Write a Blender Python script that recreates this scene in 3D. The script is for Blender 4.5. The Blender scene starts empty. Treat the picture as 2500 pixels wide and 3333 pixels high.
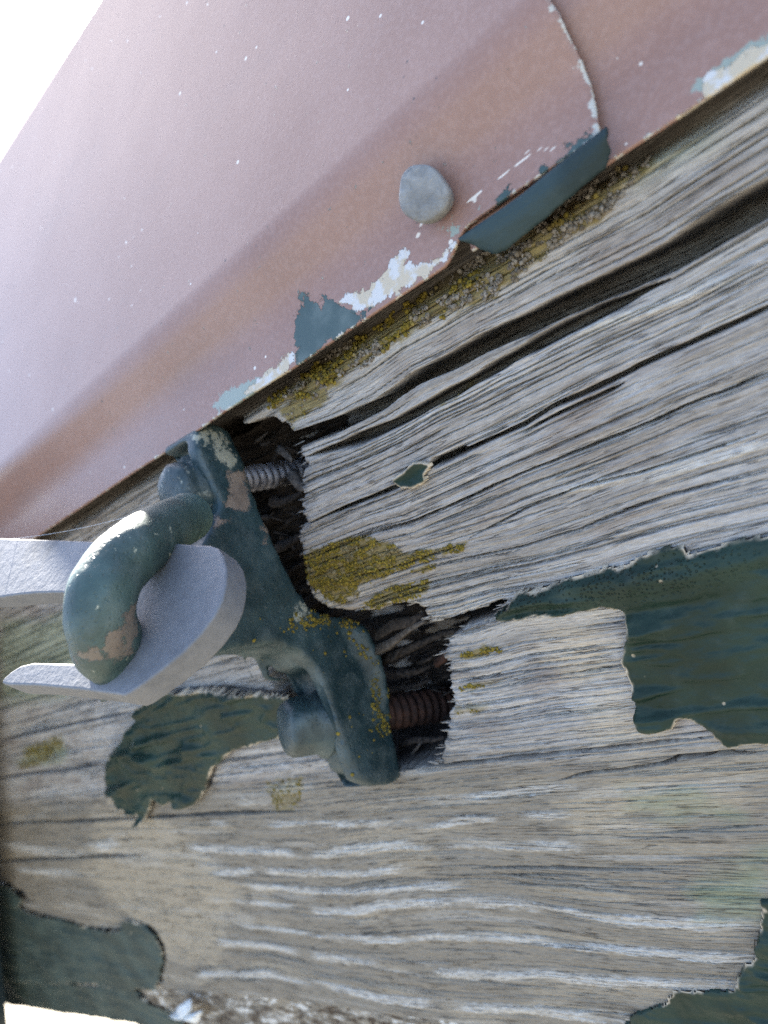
import bpy, bmesh, math, random
import numpy as np
from mathutils import Vector, Matrix

# ------------------------------------------------------------------ camera / light
S = bpy.context.scene
F, CX, CY = 2450., 1250., 1666.5          # pinhole of the photograph (pixels of 2500 x 3333)
_g = np.array([-2650., 1083.5, F]); _g /= np.linalg.norm(_g)
_c = np.array([.44, .895, .08]); _c -= _g * (_c @ _g); _c /= np.linalg.norm(_c)
_n = np.cross(_g, _c); _n /= np.linalg.norm(_n)
R = np.stack([-_g, -_n, -_c])             # world axes: x along the beam, y into the beam, z up
H = 2.2                                   # height of the reference point on the beam face
CAM = R @ np.array([0, 0, -.19]) + np.array([0, 0, H])
cam = bpy.data.cameras.new('camera'); cam_o = bpy.data.objects.new('camera', cam)
S.collection.objects.link(cam_o); S.camera = cam_o
M = Matrix([list(R[:, 0]), list(-R[:, 1]), list(-R[:, 2])]).transposed()
cam_o.matrix_world = Matrix.Translation(Vector(CAM)) @ M.to_4x4()
cam.sensor_fit = 'VERTICAL'; cam.sensor_height = 36.; cam.sensor_width = 27.
cam.lens = 36. * F / 3333.
cam.clip_start = .005; cam.clip_end = 3000.
cam.dof.use_dof = True; cam.dof.focus_distance = .170; cam.dof.aperture_fstop = 14.

SUN = Vector((-.554, .475, .684)).normalized()
W = bpy.data.worlds.new('World'); S.world = W; W.use_nodes = True
wn = W.node_tree; bg = wn.nodes['Background']
sky = wn.nodes.new('ShaderNodeTexSky'); sky.sky_type = 'NISHITA'; sky.sun_disc = False
sky.sun_elevation = math.asin(SUN.z); sky.sun_rotation = math.atan2(SUN.x, SUN.y)
sky.air_density = .75; sky.dust_density = 1.5; sky.ozone_density = .3
wn.links.new(sky.outputs[0], bg.inputs[0]); bg.inputs[1].default_value = .062
sl = bpy.data.lights.new('sun', 'SUN'); sl.energy = 3.6; sl.angle = math.radians(.53); sl.color = (1, .95, .86)
so = bpy.data.objects.new('sun', sl); S.collection.objects.link(so)
so.rotation_euler = SUN.to_track_quat('Z', 'Y').to_euler()
S.view_settings.view_transform = 'Standard'; S.view_settings.look = 'None'
S.view_settings.exposure = 3.5; S.view_settings.gamma = 1
S.render.engine = 'CYCLES'
S.cycles.use_denoising = False
S.cycles.max_bounces = 8

# ------------------------------------------------------------------ geometry helpers
def ray(px, py):
    px = np.asarray(px, float); py = np.asarray(py, float)
    d = np.stack([(px - CX) / F, (py - CY) / F, np.ones_like(px)], -1)
    return d @ R.T
def at(px, py, y=0.):                     # the point that pixel shows on the plane at depth y
    d = ray(px, py); t = (y - CAM[1]) / d[..., 1]
    return CAM + t[..., None] * d
def atx(px, py, x):
    d = ray(px, py); t = (x - CAM[0]) / d[..., 0]
    return CAM + t[..., None] * d
def atd(px, py, t): return CAM + np.asarray(t)[..., None] * ray(px, py)
def proj(P):
    q = (np.asarray(P) - CAM) @ R
    return CX + F * q[..., 0] / q[..., 2], CY + F * q[..., 1] / q[..., 2], q[..., 2]
def crop(ox, oy, sc, pts): return [(ox + sc * a, oy + sc * b) for a, b in pts]
def face_mm(pts, y=0.):                   # traced points -> (x, z) in mm on the beam face
    a = np.array(pts, float); P = at(a[:, 0], a[:, 1], y)
    return np.stack([P[:, 0], P[:, 2] - H], 1) * 1000.

_rng = np.random.default_rng(7)
_T = _rng.random((512, 512)).astype(np.float32)
def vnoise(x, y, seed=0):
    x = np.asarray(x, np.float32) + seed * 17.37; y = np.asarray(y, np.float32) + seed * 31.71
    xi = np.floor(x); yi = np.floor(y); fx = x - xi; fy = y - yi
    fx = fx * fx * (3 - 2 * fx); fy = fy * fy * (3 - 2 * fy)
    x0 = xi.astype(np.int64) & 511; y0 = yi.astype(np.int64) & 511; x1 = (x0 + 1) & 511; y1 = (y0 + 1) & 511
    a = _T[x0, y0]; b = _T[x1, y0]; c = _T[x0, y1]; d = _T[x1, y1]
    return (a + (b - a) * fx) * (1 - fy) + (c + (d - c) * fx) * fy
def fbm(x, y, o=3, seed=0):
    s = 0; a = 1.; t = 0
    for i in range(o):
        s = s + a * (vnoise(x * 2 ** i, y * 2 ** i, seed + i * 3) - .5); t += a; a *= .5
    return s / t * 2
def sstep(a, b, v):
    t = np.clip((v - a) / (b - a), 0, 1); return t * t * (3 - 2 * t)
def sdf(x, z, poly):                      # signed distance to a polygon, negative inside
    poly = np.asarray(poly, np.float32); d = np.full(x.shape, 1e9, np.float32); ins = np.zeros(x.shape, bool)
    n = len(poly)
    for i in range(n):
        ax, az = poly[i]; bx, bz = poly[(i + 1) % n]
        ex, ez = bx - ax, bz - az; L = ex * ex + ez * ez + 1e-9
        t = np.clip(((x - ax) * ex + (z - az) * ez) / L, 0, 1)
        d = np.minimum(d, (x - ax - t * ex) ** 2 + (z - az - t * ez) ** 2)
        if az != bz:
            c = ((az > z) != (bz > z)) & (x < (bx - ax) * (z - az) / (bz - az) + ax); ins ^= c
    d = np.sqrt(d); return np.where(ins, -d, d)
def sdf_box(x, z, poly, pad):             # the same, evaluated only near the polygon
    p = np.asarray(poly); out = np.full(x.shape, 99., np.float32)
    m = (x > p[:, 0].min() - pad) & (x < p[:, 0].max() + pad) & (z > p[:, 1].min() - pad) & (z < p[:, 1].max() + pad)
    if m.any(): out[m] = sdf(x[m], z[m], poly)
    return out

def tag(o, label=None, cat=None, group=None, kind=None):
    if label: o['label'] = label
    if cat: o['category'] = cat
    if group: o['group'] = group
    if kind: o['kind'] = kind
    return o
def link(name, me, mat=None, parent=None, smooth=True):
    o = bpy.data.objects.new(name, me); S.collection.objects.link(o)
    if mat: me.materials.append(mat)
    if parent: o.parent = parent; o.matrix_parent_inverse = parent.matrix_world.inverted()
    if smooth: me.polygons.foreach_set('use_smooth', np.ones(len(me.polygons), bool))
    return o
def empty(name, loc):
    o = bpy.data.objects.new(name, None); S.collection.objects.link(o); o.location = loc
    o.empty_display_size = .01
    o.matrix_world = Matrix.Translation(Vector(loc)); return o
def np_mesh(name, V, Fq, attrs=None):
    me = bpy.data.meshes.new(name); V = np.asarray(V, np.float32); Fq = np.asarray(Fq, np.int32); k = Fq.shape[1]
    me.vertices.add(len(V)); me.vertices.foreach_set('co', V.ravel())
    me.loops.add(Fq.size); me.loops.foreach_set('vertex_index', Fq.ravel())
    me.polygons.add(len(Fq)); me.polygons.foreach_set('loop_start', np.arange(0, Fq.size, k, dtype=np.int32))
    for a, v in (attrs or {}).items():
        me.attributes.new(a, 'FLOAT', 'POINT').data.foreach_set('value', np.asarray(v, np.float32))
    me.update(calc_edges=True); return me
def grid_faces(nr, nc):
    i = np.arange(nr * nc).reshape(nr, nc)
    return np.stack([i[:-1, :-1], i[:-1, 1:], i[1:, 1:], i[1:, :-1]], -1).reshape(-1, 4)
def compact(V, Fq, attrs):
    u, inv = np.unique(Fq.ravel(), return_inverse=True)
    return V[u], inv.reshape(Fq.shape), {k: v[u] for k, v in attrs.items()}
def bm_mesh(name, bm):
    me = bpy.data.meshes.new(name); bmesh.ops.recalc_face_normals(bm, faces=bm.faces); bm.to_mesh(me); bm.free(); return me
def tube_mesh(name, pts, rad, n=24, caps=True, round_end=0.):
    pts = [Vector(p) for p in pts]; m = len(pts); rad = rad if hasattr(rad, '__len__') else [rad] * m
    bm = bmesh.new(); rings = []; up = None
    for i, p in enumerate(pts):
        t = (pts[min(i + 1, m - 1)] - pts[max(i - 1, 0)]).normalized()
        if up is None: up = t.orthogonal().normalized()
        u = (up - t * up.dot(t)).normalized(); up = u; v = t.cross(u)
        rings.append([bm.verts.new(p + (u * math.cos(2 * math.pi * k / n) + v * math.sin(2 * math.pi * k / n)) * rad[i]) for k in range(n)])
    for a, b in zip(rings, rings[1:]):
        for k in range(n): bm.faces.new((a[k], a[(k + 1) % n], b[(k + 1) % n], b[k]))
    if caps: bm.faces.new(rings[0][::-1]); bm.faces.new(rings[-1])
    return bm_mesh(name, bm)
def spline(pts, n):
    P = np.array(pts, float); m = len(P); out = []
    Q = np.vstack([2 * P[0] - P[1], P, 2 * P[-1] - P[-2]])
    for i in range(m - 1):
        p0, p1, p2, p3 = Q[i:i + 4]
        for t in np.linspace(0, 1, n, endpoint=False):
            out.append(.5 * (2 * p1 + (p2 - p0) * t + (2 * p0 - 5 * p1 + 4 * p2 - p3) * t * t + (3 * p1 - p0 - 3 * p2 + p3) * t ** 3))
    out.append(P[-1]); return np.array(out)

# ------------------------------------------------------------------ material helpers
class Mat:
    def __init__(s, name, rough=.6, spec=.4):
        s.m = bpy.data.materials.new(name); s.m.use_nodes = True; s.t = s.m.node_tree
        s.b = s.t.nodes['Principled BSDF']; s.b.inputs['Roughness'].default_value = rough
        s.b.inputs['Specular IOR Level'].default_value = spec
        s.co = s.t.nodes.new('ShaderNodeTexCoord').outputs['Object']; s.maps = {}
    def put(s, sock, v):
        if isinstance(v, bpy.types.NodeSocket): s.t.links.new(v, sock)
        elif isinstance(v, tuple) and len(v) == 3 and sock.type == 'RGBA': sock.default_value = (*v, 1)
        else: sock.default_value = v
    def coords(s, scale):                  # object metres times a scale per axis
        if scale not in s.maps:
            n = s.t.nodes.new('ShaderNodeMapping'); s.put(n.inputs[0], s.co); n.inputs['Scale'].default_value = scale
            s.maps[scale] = n.outputs[0]
        return s.maps[scale]
    def noise(s, scale, detail=4, rough=.55, out=0):
        n = s.t.nodes.new('ShaderNodeTexNoise'); s.put(n.inputs['Vector'], s.coords(scale))
        n.inputs['Scale'].default_value = 1; n.inputs['Detail'].default_value = detail; n.inputs['Roughness'].default_value = rough
        return n.outputs[out]
    def voro(s, scale, feature='F1', out='Distance'):
        n = s.t.nodes.new('ShaderNodeTexVoronoi'); n.feature = feature; s.put(n.inputs['Vector'], s.coords(scale)); n.inputs['Scale'].default_value = 1
        return n.outputs[out]
    def attr(s, name):
        n = s.t.nodes.new('ShaderNodeAttribute'); n.attribute_name = name; return n.outputs['Fac']
    def math(s, op, a, b=0., c=0.):
        n = s.t.nodes.new('ShaderNodeMath'); n.operation = op
        s.put(n.inputs[0], a); s.put(n.inputs[1], b); s.put(n.inputs[2], c); return n.outputs[0]
    def ss(s, v, a, b):                    # smooth 0..1 between a and b
        n = s.t.nodes.new('ShaderNodeMapRange'); n.interpolation_type = 'SMOOTHSTEP'
        s.put(n.inputs[0], v); n.inputs[1].default_value = a; n.inputs[2].default_value = b; return n.outputs[0]
    def mix(s, f, a, b, mode='MIX'):
        n = s.t.nodes.new('ShaderNodeMix'); n.data_type = 'RGBA'; n.blend_type = mode; n.clamp_factor = True
        s.put(n.inputs[0], f); s.put(n.inputs[6], a); s.put(n.inputs[7], b); return n.outputs[2]
    def bump(s, h, dist, strength=1.):
        n = s.t.nodes.new('ShaderNodeBump'); s.put(n.inputs['Height'], h); n.inputs['Distance'].default_value = dist
        n.inputs['Strength'].default_value = strength
        if s.b.inputs['Normal'].is_linked: s.t.links.new(s.b.inputs['Normal'].links[0].from_socket, n.inputs['Normal'])
        s.t.links.new(n.outputs[0], s.b.inputs['Normal'])
    def color(s, c): s.put(s.b.inputs['Base Color'], c); return s
    def rough(s, r): s.put(s.b.inputs['Roughness'], r); return s

GREEN = (.0066, .0200, .0138)
def wood_mat():
    m = Mat('weathered_wood', .8, .25)
    sx = m.t.nodes.new('ShaderNodeSeparateXYZ'); m.put(sx.inputs[0], m.co); cb = m.t.nodes.new('ShaderNodeCombineXYZ')
    m.put(cb.inputs[0], sx.outputs[0]); m.put(cb.inputs[1], sx.outputs[1]); m.put(cb.inputs[2], m.math('MULTIPLY', m.attr('grain'), .001)); m.co = cb.outputs[0]
    lw = m.attr('light_band'); tone = m.attr('tone'); beige = m.attr('beige'); alg = m.attr('algae'); stain = m.attr('lichen_stain'); rot = m.attr('rot')
    fine = m.noise((80, 80, 2300), 5, .65); mid = m.noise((420, 420, 1900), 6, .75); fib = m.noise((300, 300, 4200), 3, .6); patch = m.noise((28, 28, 90), 4, .6)
    def lines(sc, wd): return m.ss(m.math('ABSOLUTE', m.math('SUBTRACT', m.noise(sc, 2.5, .55), .5)), wd, wd * .25)
    gate = m.ss(m.noise((75, 75, 260), 2), .44, .56)
    line = m.math('MAXIMUM', m.math('MULTIPLY', lines((13, 13, 430), .010), gate), m.math('MULTIPLY', lines((22, 22, 800), .013), m.ss(m.noise((60, 60, 420), 2), .48, .6)))
    t = m.math('ADD', m.math('MULTIPLY', tone, .46), m.math('ADD', m.math('MULTIPLY', fine, .28), m.math('MULTIPLY', mid, .42)))
    c = m.mix(m.ss(t, .20, .92), (.165, .148, .130), (.475, .452, .425))
    c = m.mix(m.math('MULTIPLY', m.ss(patch, .50, .70), .6), c, (.215, .175, .15))
    c = m.mix(m.math('MULTIPLY', m.ss(m.noise((45, 45, 160), 3), .52, .72), .6), c, (.43, .43, .43))
    c = m.mix(m.math('MULTIPLY', m.attr('lower_tone'), .82), c, (.165, .150, .126))
    c = m.mix(m.math('MULTIPLY', beige, m.math('ADD', m.math('MULTIPLY', mid, .7), .2)), c, (.52, .44, .32))
    c = m.mix(m.math('MULTIPLY', lw, m.ss(mid, .25, .6)), c, (.51, .495, .46))
    c = m.mix(m.math('MULTIPLY', alg, .55), c, (.20, .25, .15))
    c = m.mix(stain, c, (.19, .145, .030))
    c = m.mix(rot, c, m.mix(m.ss(fine, .3, .7), (.014, .011, .010), (.055, .045, .038)))  # rotten wood colour, also the painted shade under the sheet edge
    c = m.mix(m.math('MULTIPLY', line, .5), c, (.06, .056, .052))
    fk = m.attr('flaky'); fn = m.noise((120, 120, 330), 5, .7)
    c = m.mix(m.math('MULTIPLY', fk, m.ss(fn, .56, .60)), c, (.62, .61, .58)); c = m.mix(m.math('MULTIPLY', fk, m.ss(fn, .47, .42)), c, (.07, .052, .038))
    c = m.mix(.5, c, m.mix(m.ss(fib, .3, .7), (.45, .44, .43), (1.2, 1.2, 1.2)), 'MULTIPLY')
    m.color(c); m.bump(fib, .0001, .8); m.bump(mid, .00022, .8); m.bump(m.math('MULTIPLY', line, -1.), .0003, 1.)
    return m.m
def paint_mat(name, base, rough=.42, pit=0.):
    m = Mat(name, rough, .25)
    n = m.noise((220, 220, 220), 5, .6); big = m.noise((45, 45, 45), 3)
    edge = m.attr('edge'); pits = m.attr('pits')
    c = m.mix(m.ss(big, .35, .65), base, tuple(v * 1.55 + .004 for v in base))
    c = m.mix(m.math('MULTIPLY', m.ss(n, .5, .75), .22), c, (.07, .09, .082))
    sp = m.voro((260, 260, 260)); c = m.mix(m.math('MULTIPLY', m.ss(sp, .16, .10), m.ss(m.noise((90, 90, 90), 2), .60, .66)), c, (.34, .28, .19))
    c = m.mix(edge, c, (.52, .44, .33))
    m.color(c); m.rough(m.math('ADD', m.math('MULTIPLY', n, .4), rough - .15))
    m.bump(n, .0005, .7); m.bump(m.noise((55, 55, 120), 4), .0016, .8)
    h = m.math('MULTIPLY', m.ss(m.voro((1150, 1150, 1150)), .36, .18), pits)
    m.bump(m.math('MULTIPLY', h, -1.), .0007, 1.)
    return m.m
def metal_paint_mat(name, base, bare, thr, rough=.42, bare2=None):
    m = Mat(name, rough, .5)
    n = m.noise((170, 170, 170), 6, .6); n2 = m.noise((60, 60, 60), 4, .6); rust = m.attr('rust'); cream = m.attr('cream')
    c = m.mix(m.ss(n2, .35, .7), base, tuple(v * 1.9 + .012 for v in base))
    c = m.mix(m.math('MULTIPLY', m.ss(n, .45, .75), .3), c, (.14, .17, .165))
    chip = m.ss(m.noise((330, 330, 330), 4, .6), thr, thr + .05)
    c = m.mix(chip, c, bare)
    rb = m.math('MULTIPLY', m.ss(m.math('ADD', rust, m.math('MULTIPLY', m.math('SUBTRACT', m.noise((520, 520, 520), 6, .7), .5), 2.6)), .42, .72), .85)
    c = m.mix(rb, c, m.mix(m.ss(n, .35, .65), bare2 or (.27, .205, .16), (.17, .125, .098)))
    cb = m.ss(m.math('ADD', cream, m.math('MULTIPLY', m.math('SUBTRACT', m.noise((420, 420, 420), 6, .7), .5), 2.8)), .42, .75)
    c = m.mix(m.math('MULTIPLY', cb, .8), c, (.36, .36, .29))
    m.color(c); m.bump(n, .0006, .7); m.bump(m.math('MULTIPLY', rb, -1.), .0004, .6)
    m.bump(m.math('MULTIPLY', m.ss(m.voro((900, 900, 900)), .3, .15), -1.), .0003, .5)
    return m.m
def galv_mat(name, a, b, rough=.55, metal=.55, bumpd=.0004):
    m = Mat(name, rough, .5); n = m.noise((420, 420, 420), 5, .65); n2 = m.noise((120, 120, 120), 4)
    m.color(m.mix(m.ss(m.math('ADD', m.math('MULTIPLY', n, .6), m.math('MULTIPLY', n2, .4)), .35, .65), a, b))
    gc = m.b.inputs['Base Color'].links[0].from_socket; st = m.ss(m.noise((48, 48, 48), 5, .65), .50, .68)
    m.color(m.mix(m.math('MULTIPLY', st, .45), gc, tuple(v * .55 for v in a))); m.rough(m.math('ADD', m.math('MULTIPLY', st, .2), rough))
    m.b.inputs['Metallic'].default_value = metal; m.bump(n, bumpd, .9); m.bump(m.noise((1300, 1300, 1300), 2), bumpd * .3, .5)
    return m.m
def sheet_mat():
    m = Mat('faded_red_brown_coating', .42, .42)
    n = m.noise((35, 35, 35), 4); fine = m.noise((900, 900, 900), 3)
    gr = m.attr('green'); cr = m.attr('cream'); pale = m.attr('pale'); edge = m.attr('edge'); scr = m.attr('scratch')
    jn = m.math('MULTIPLY', m.math('SUBTRACT', m.noise((380, 380, 380), 6, .7), .5), 2.6)
    th = lambda a: m.ss(m.math('ADD', a, jn), .44, .56)
    c = m.mix(m.ss(n, .3, .7), (.245, .138, .104), (.275, .162, .126))
    c = m.mix(m.math('MULTIPLY', m.ss(fine, .4, .7), .2), c, (.40, .28, .25))
    v = m.voro((190, 190, 190)); vr = m.voro((190, 190, 190), 'F1', 'Color')
    rb = m.t.nodes.new('ShaderNodeSeparateColor'); m.put(rb.inputs[0], vr)
    sz = m.math('SUBTRACT', m.math('MULTIPLY', rb.outputs[0], .10), v)
    speck = m.math('MULTIPLY', m.ss(sz, -.03, .0), m.ss(rb.outputs[1], .52, .56))
    c = m.mix(speck, c, (.62, .58, .52))
    c = m.mix(m.math('MULTIPLY', m.ss(m.voro((160, 160, 160)), .09, .03), m.ss(m.noise((25, 25, 25), 2), .50, .56)), c, (.06, .05, .05))
    c = m.mix(m.math('MULTIPLY', m.ss(m.noise((14, 40, 40), 5, .7), .5, .75), .22), c, (.17, .13, .12))
    c = m.mix(th(pale), c, (.25, .29, .25))
    c = m.mix(th(cr), c, m.mix(m.ss(m.noise((260, 260, 260), 4), .45, .55), (.47, .40, .29), (.52, .51, .49)))
    g = th(gr); c = m.mix(g, c, m.mix(m.ss(m.noise((120, 120, 120), 4), .4, .7), (.030, .062, .058), (.075, .11, .102)))
    c = m.mix(m.ss(scr, .3, .6), c, (.66, .60, .52))
    c = m.mix(th(edge), c, (.46, .44, .39))
    m.color(c); m.bump(m.math('ADD', g, th(cr)), .0002, .8); m.bump(fine, .00004, .5)
    m.bump(m.noise((22, 22, 22), 2), .0008, .3)
    m.b.inputs['Coat Weight'].default_value = .1; m.b.inputs['Coat Roughness'].default_value = .36
    return m.m
def rust_mat():
    m = Mat('rusted_steel', .8, .3); n = m.noise((420, 420, 420), 5, .65)
    m.color(m.mix(m.ss(n, .35, .65), (.018, .009, .007), (.050, .022, .014))); m.bump(n, .0006, 1.); return m.m
def lichen_mat():
    m = Mat('lichen_crust', .9, .15); r = m.attr('rnd'); k = m.attr('grey')
    c = m.mix(r, (.12, .095, .018), (.26, .20, .038)); c = m.mix(k, c, m.mix(r, (.13, .11, .085), (.28, .26, .235)))
    n = m.noise((2200, 2200, 2200), 3); c = m.mix(.6, c, m.mix(m.ss(n, .3, .7), (.5, .48, .42), (1.2, 1.2, 1.2)), 'MULTIPLY')
    m.color(c); m.bump(n, .0003, .9); return m.m
def plain_mat(name, a, b, scale=60, rough=.8, bd=.0005):
    m = Mat(name, rough, .3); n = m.noise((scale,) * 3, 5, .6); m.color(m.mix(m.ss(n, .35, .65), a, b)); m.bump(n, bd, .7); return m.m

M_WOOD = wood_mat(); M_PAINT = paint_mat('flaking_green_paint', GREEN)
M_PAINT_MATT = paint_mat('weathered_grey_green_paint', (.028, .044, .040), .6)
M_CAST = metal_paint_mat('painted_casting', (.011, .027, .031), (.30, .27, .22), .72)
M_ROD = metal_paint_mat('chipped_painted_rod', (.026, .050, .045), (.36, .37, .28), .66, .5, (.15, .125, .098))
M_GALV = galv_mat('galvanised_plate', (.142, .147, .158), (.17, .175, .187), .6, .2, .00022)
M_NAIL = galv_mat('dull_zinc', (.17, .17, .165), (.30, .30, .29), .65, .3, .0005)
M_THREAD = galv_mat('dull_steel_thread', (.20, .20, .23), (.34, .34, .38), .5, .6)
M_SHEET = sheet_mat(); M_RUST = rust_mat(); M_LICHEN = lichen_mat()

# ------------------------------------------------------------------ traced features of the beam face
C1 = lambda p: crop(900, 600, .48223, p); C2 = lambda p: crop(1700, 200, .48223, p); C3 = lambda p: crop(1700, 1200, .48223, p)
C4 = lambda p: crop(900, 1500, .48223, p); C5 = lambda p: crop(0, 2500, .48223, p); C6 = lambda p: crop(700, 2500, .60277, p)
C7 = lambda p: crop(1500, 2200, .60277, p); C8 = lambda p: crop(0, 0, .72333, p); C9 = lambda p: crop(900, 300, .72333, p)
CA = lambda p: crop(1300, 1600, .72333, p); CB = lambda p: crop(0, 2000, .66305, p); CD = lambda p: crop(0, 1300, .60277, p)
CE = lambda p: crop(1600, 0, .5425, p)

groove_a = C1([(60, 1770), (130, 1730), (400, 1635), (700, 1490), (950, 1310), (1200, 1195), (1400, 1080)]) + C2([(0, 1795), (300, 1645), (700, 1470), (1000, 1330), (1300, 1140), (1659, 930), (1900, 790)])
groove_b = C1([(200, 1840), (500, 1745), (800, 1615), (1000, 1505), (1200, 1395), (1400, 1280)]) + C2([(0, 1960), (300, 1800), (550, 1680), (800, 1560), (1000, 1470)])
crack_c = [(975, 1715), (1141, 1645), (1286, 1587), (1411, 1510), (1520, 1465), (1700, 1383), (1796, 1325), (1893, 1282), (1989, 1239), (2076, 1194), (2182, 1145), (2327, 1082), (2500, 1000)]
crack_c2 = [(1700, 1407), (1820, 1345), (1941, 1292), (2037, 1243)]
crack_d = [(1208, 1731), (1334, 1702), (1478, 1640), (1700, 1540), (1845, 1484), (1989, 1427), (2110, 1378), (2230, 1320), (2375, 1267), (2500, 1214)]
crack_e = [(1526, 1751), (1700, 1661), (1893, 1581), (2085, 1537), (2278, 1475), (2500, 1393)]
crack_f = [(1411, 1837), (1700, 1779), (1893, 1720), (2037, 1663), (2182, 1614), (2500, 1532)]
crack_g = [(1141, 1881), (1310, 1837), (1512, 1770)]
crack_h = [(1170, 1972), (1334, 1914), (1478, 1881), (1700, 1828)]
crack_i = [(1334, 1958), (1500, 1925), (1700, 1871)]
seam = [(1375, 2040), (1500, 2022), (1640, 1972), (2000, 1920), (2500, 1820)]
crack_k = [(1478, 2223), (1700, 2189), (1900, 2165)]
crack_l = [(1478, 2300), (1600, 2285), (1750, 2262)]
crack_m = [(1330, 2505), (1500, 2483), (1681, 2465), (1862, 2447), (2042, 2429), (2193, 2411), (2314, 2399)]
crack_n = [(1832, 2535), (1922, 2513), (2042, 2501), (2163, 2483), (2211, 2465), (2284, 2459), (2500, 2444)]
crack_o = [(0, 2681), (241, 2673), (482, 2661), (700, 2648), (881, 2642), (1030, 2636)]
crack_p = [(0, 2804), (241, 2789), (482, 2782)]
crack_q = [(0, 2411), (199, 2365), (457, 2312)]
crack_r = [(0, 2530), (232, 2504), (345, 2484)]
groove_s = [(520, 3223), (627, 3230), (800, 3245), (881, 3253), (1062, 3272), (1182, 3290), (1303, 3308), (1453, 3329), (1800, 3385)]
crack_t = C7([(60, 1038), (330, 1030), (560, 1035), (850, 1042), (1130, 1045)])
crack_u = C7([(230, 1075), (420, 1070), (700, 1078)]); crack_v = C7([(200, 1120), (500, 1130), (750, 1155), (940, 1165)])
crack_w = C7([(0, 660), (250, 650), (520, 625)]); crack_x = C7([(1100, 840), (1400, 825), (1659, 800)])
crack_y = C7([(300, 1440), (550, 1455), (770, 1480)]); crack_z = C7([(60, 1640), (300, 1670), (540, 1685)])

LINES = [  # polyline, half width mm, depth mm
    (groove_b, 1.15, 12.), ([(1395, 1515), (1440, 1497), (1480, 1478), (1530, 1455)], 1.1, 6.), (crack_c, .5, 7.), (crack_c2, .36, 5.), (crack_d, .30, 5.), (crack_e, .24, 4.),
    (crack_f, .22, 4.), (crack_g, .24, 3.), (crack_h, .26, 3.), (crack_i, .18, 2.5), (crack_k, .24, 3.), (crack_l, .2, 2.5),
    (crack_m, .48, 7.), (crack_n, .45, 6.), (crack_o, .75, 5.), (crack_p, .8, 4.5), (crack_q, .8, 4.), (crack_r, .75, 4.),
    (crack_t, .42, 3.), (crack_u, .3, 2.), (crack_v, .28, 2.), (crack_w, .25, 1.8), (crack_x, .25, 2.), (crack_y, .26, 2.), (crack_z, .24, 1.6)]
STREAKS = [  # light summer-wood ridges: polyline, half width mm
    ([(700, 2681), (1001, 2678), (1351, 2681)], 1.1),
    ([(620, 2758), (700, 2762), (851, 2771), (1062, 2777), (1242, 2753), (1484, 2741), (1700, 2750), (1862, 2755)], 1.35),
    ([(700, 2844), (839, 2832), (1001, 2838), (1182, 2844), (1303, 2825)], 1.15),
    ([(760, 2883), (941, 2892), (1152, 2901), (1303, 2889), (1484, 2880)], 1.1),
    ([(700, 2937), (851, 2943), (1001, 2958), (1152, 2964), (1242, 2943), (1423, 2934), (1590, 2937), (1681, 2941), (1802, 2966), (1982, 2990), (2223, 3008), (2440, 3014)], 1.35),
    ([(784, 3012), (971, 3036), (1182, 3055), (1303, 3055), (1423, 3046), (1590, 3048), (1741, 3062), (1922, 3080), (2103, 3098), (2284, 3116), (2434, 3122)], 1.15),
    ([(700, 3067), (869, 3079), (1001, 3109), (1182, 3133), (1363, 3157), (1526, 3172), (1801, 3177), (2043, 3201), (2386, 3213)], 1.45),
    ([(640, 3175), (881, 3169), (1062, 3205), (1242, 3247), (1423, 3272), (1690, 3285), (2043, 3315)], 1.5),
    ([(1380, 2700), (1500, 2670), (1820, 2652)], .9), ([(1480, 2605), (1620, 2586), (1838, 2562)], .9),
    ([(0, 2746), (96, 2765), (217, 2777), (337, 2755), (410, 2731)], 2.3), ([(63, 2833), (241, 2842)], 2.),
    ([(1700, 1630), (2000, 1560), (2200, 1500), (2480, 1400)], .7), ([(2100, 1560), (2300, 1500), (2500, 1440)], .8),
    ([(1850, 1090), (2100, 1010), (2400, 900)], .8), ([(880, 2570), (1000, 2560)], 1.6),
    ([(760, 2610), (890, 2605)], 1.5)]
crack_c_run = [(975, 1712), (1286, 1575), (1700, 1384), (2076, 1194), (2500, 1000)]
GUIDES = [groove_a, crack_c_run, crack_d, crack_f, seam, crack_m] + [STREAKS[i][0] for i in (1, 4, 5, 6, 7)]
def as_fn(poly):
    q = face_mm(poly); q = q[np.argsort(q[:, 0])]; return q
_guides = [as_fn(p) for p in GUIDES]
_groove_a = as_fn(groove_a); _seam = as_fn(seam); _groove_s = as_fn(groove_s)
_cm = as_fn(crack_o + crack_m)
_lines = [(as_fn(p), w, d) for p, w, d in LINES]; _streaks = [(as_fn(p), w) for p, w in STREAKS]
_rc = np.random.default_rng(21); CHECKS = []           # fine drying checks along the grain
for i in range(1250):
    x0 = _rc.uniform(-320, 125); z0 = _rc.uniform(-75, 41) if i % 3 else _rc.uniform(-165, -75)
    up = z0 > -75
    CHECKS.append((x0, x0 + _rc.uniform(7, 62) * (1.25 if up else .75), z0, _rc.uniform(.06, .15) * (1 if up else .9), _rc.uniform(.7, 2.2) * (1 if up else .75), _rc.integers(0, 999)))

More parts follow.
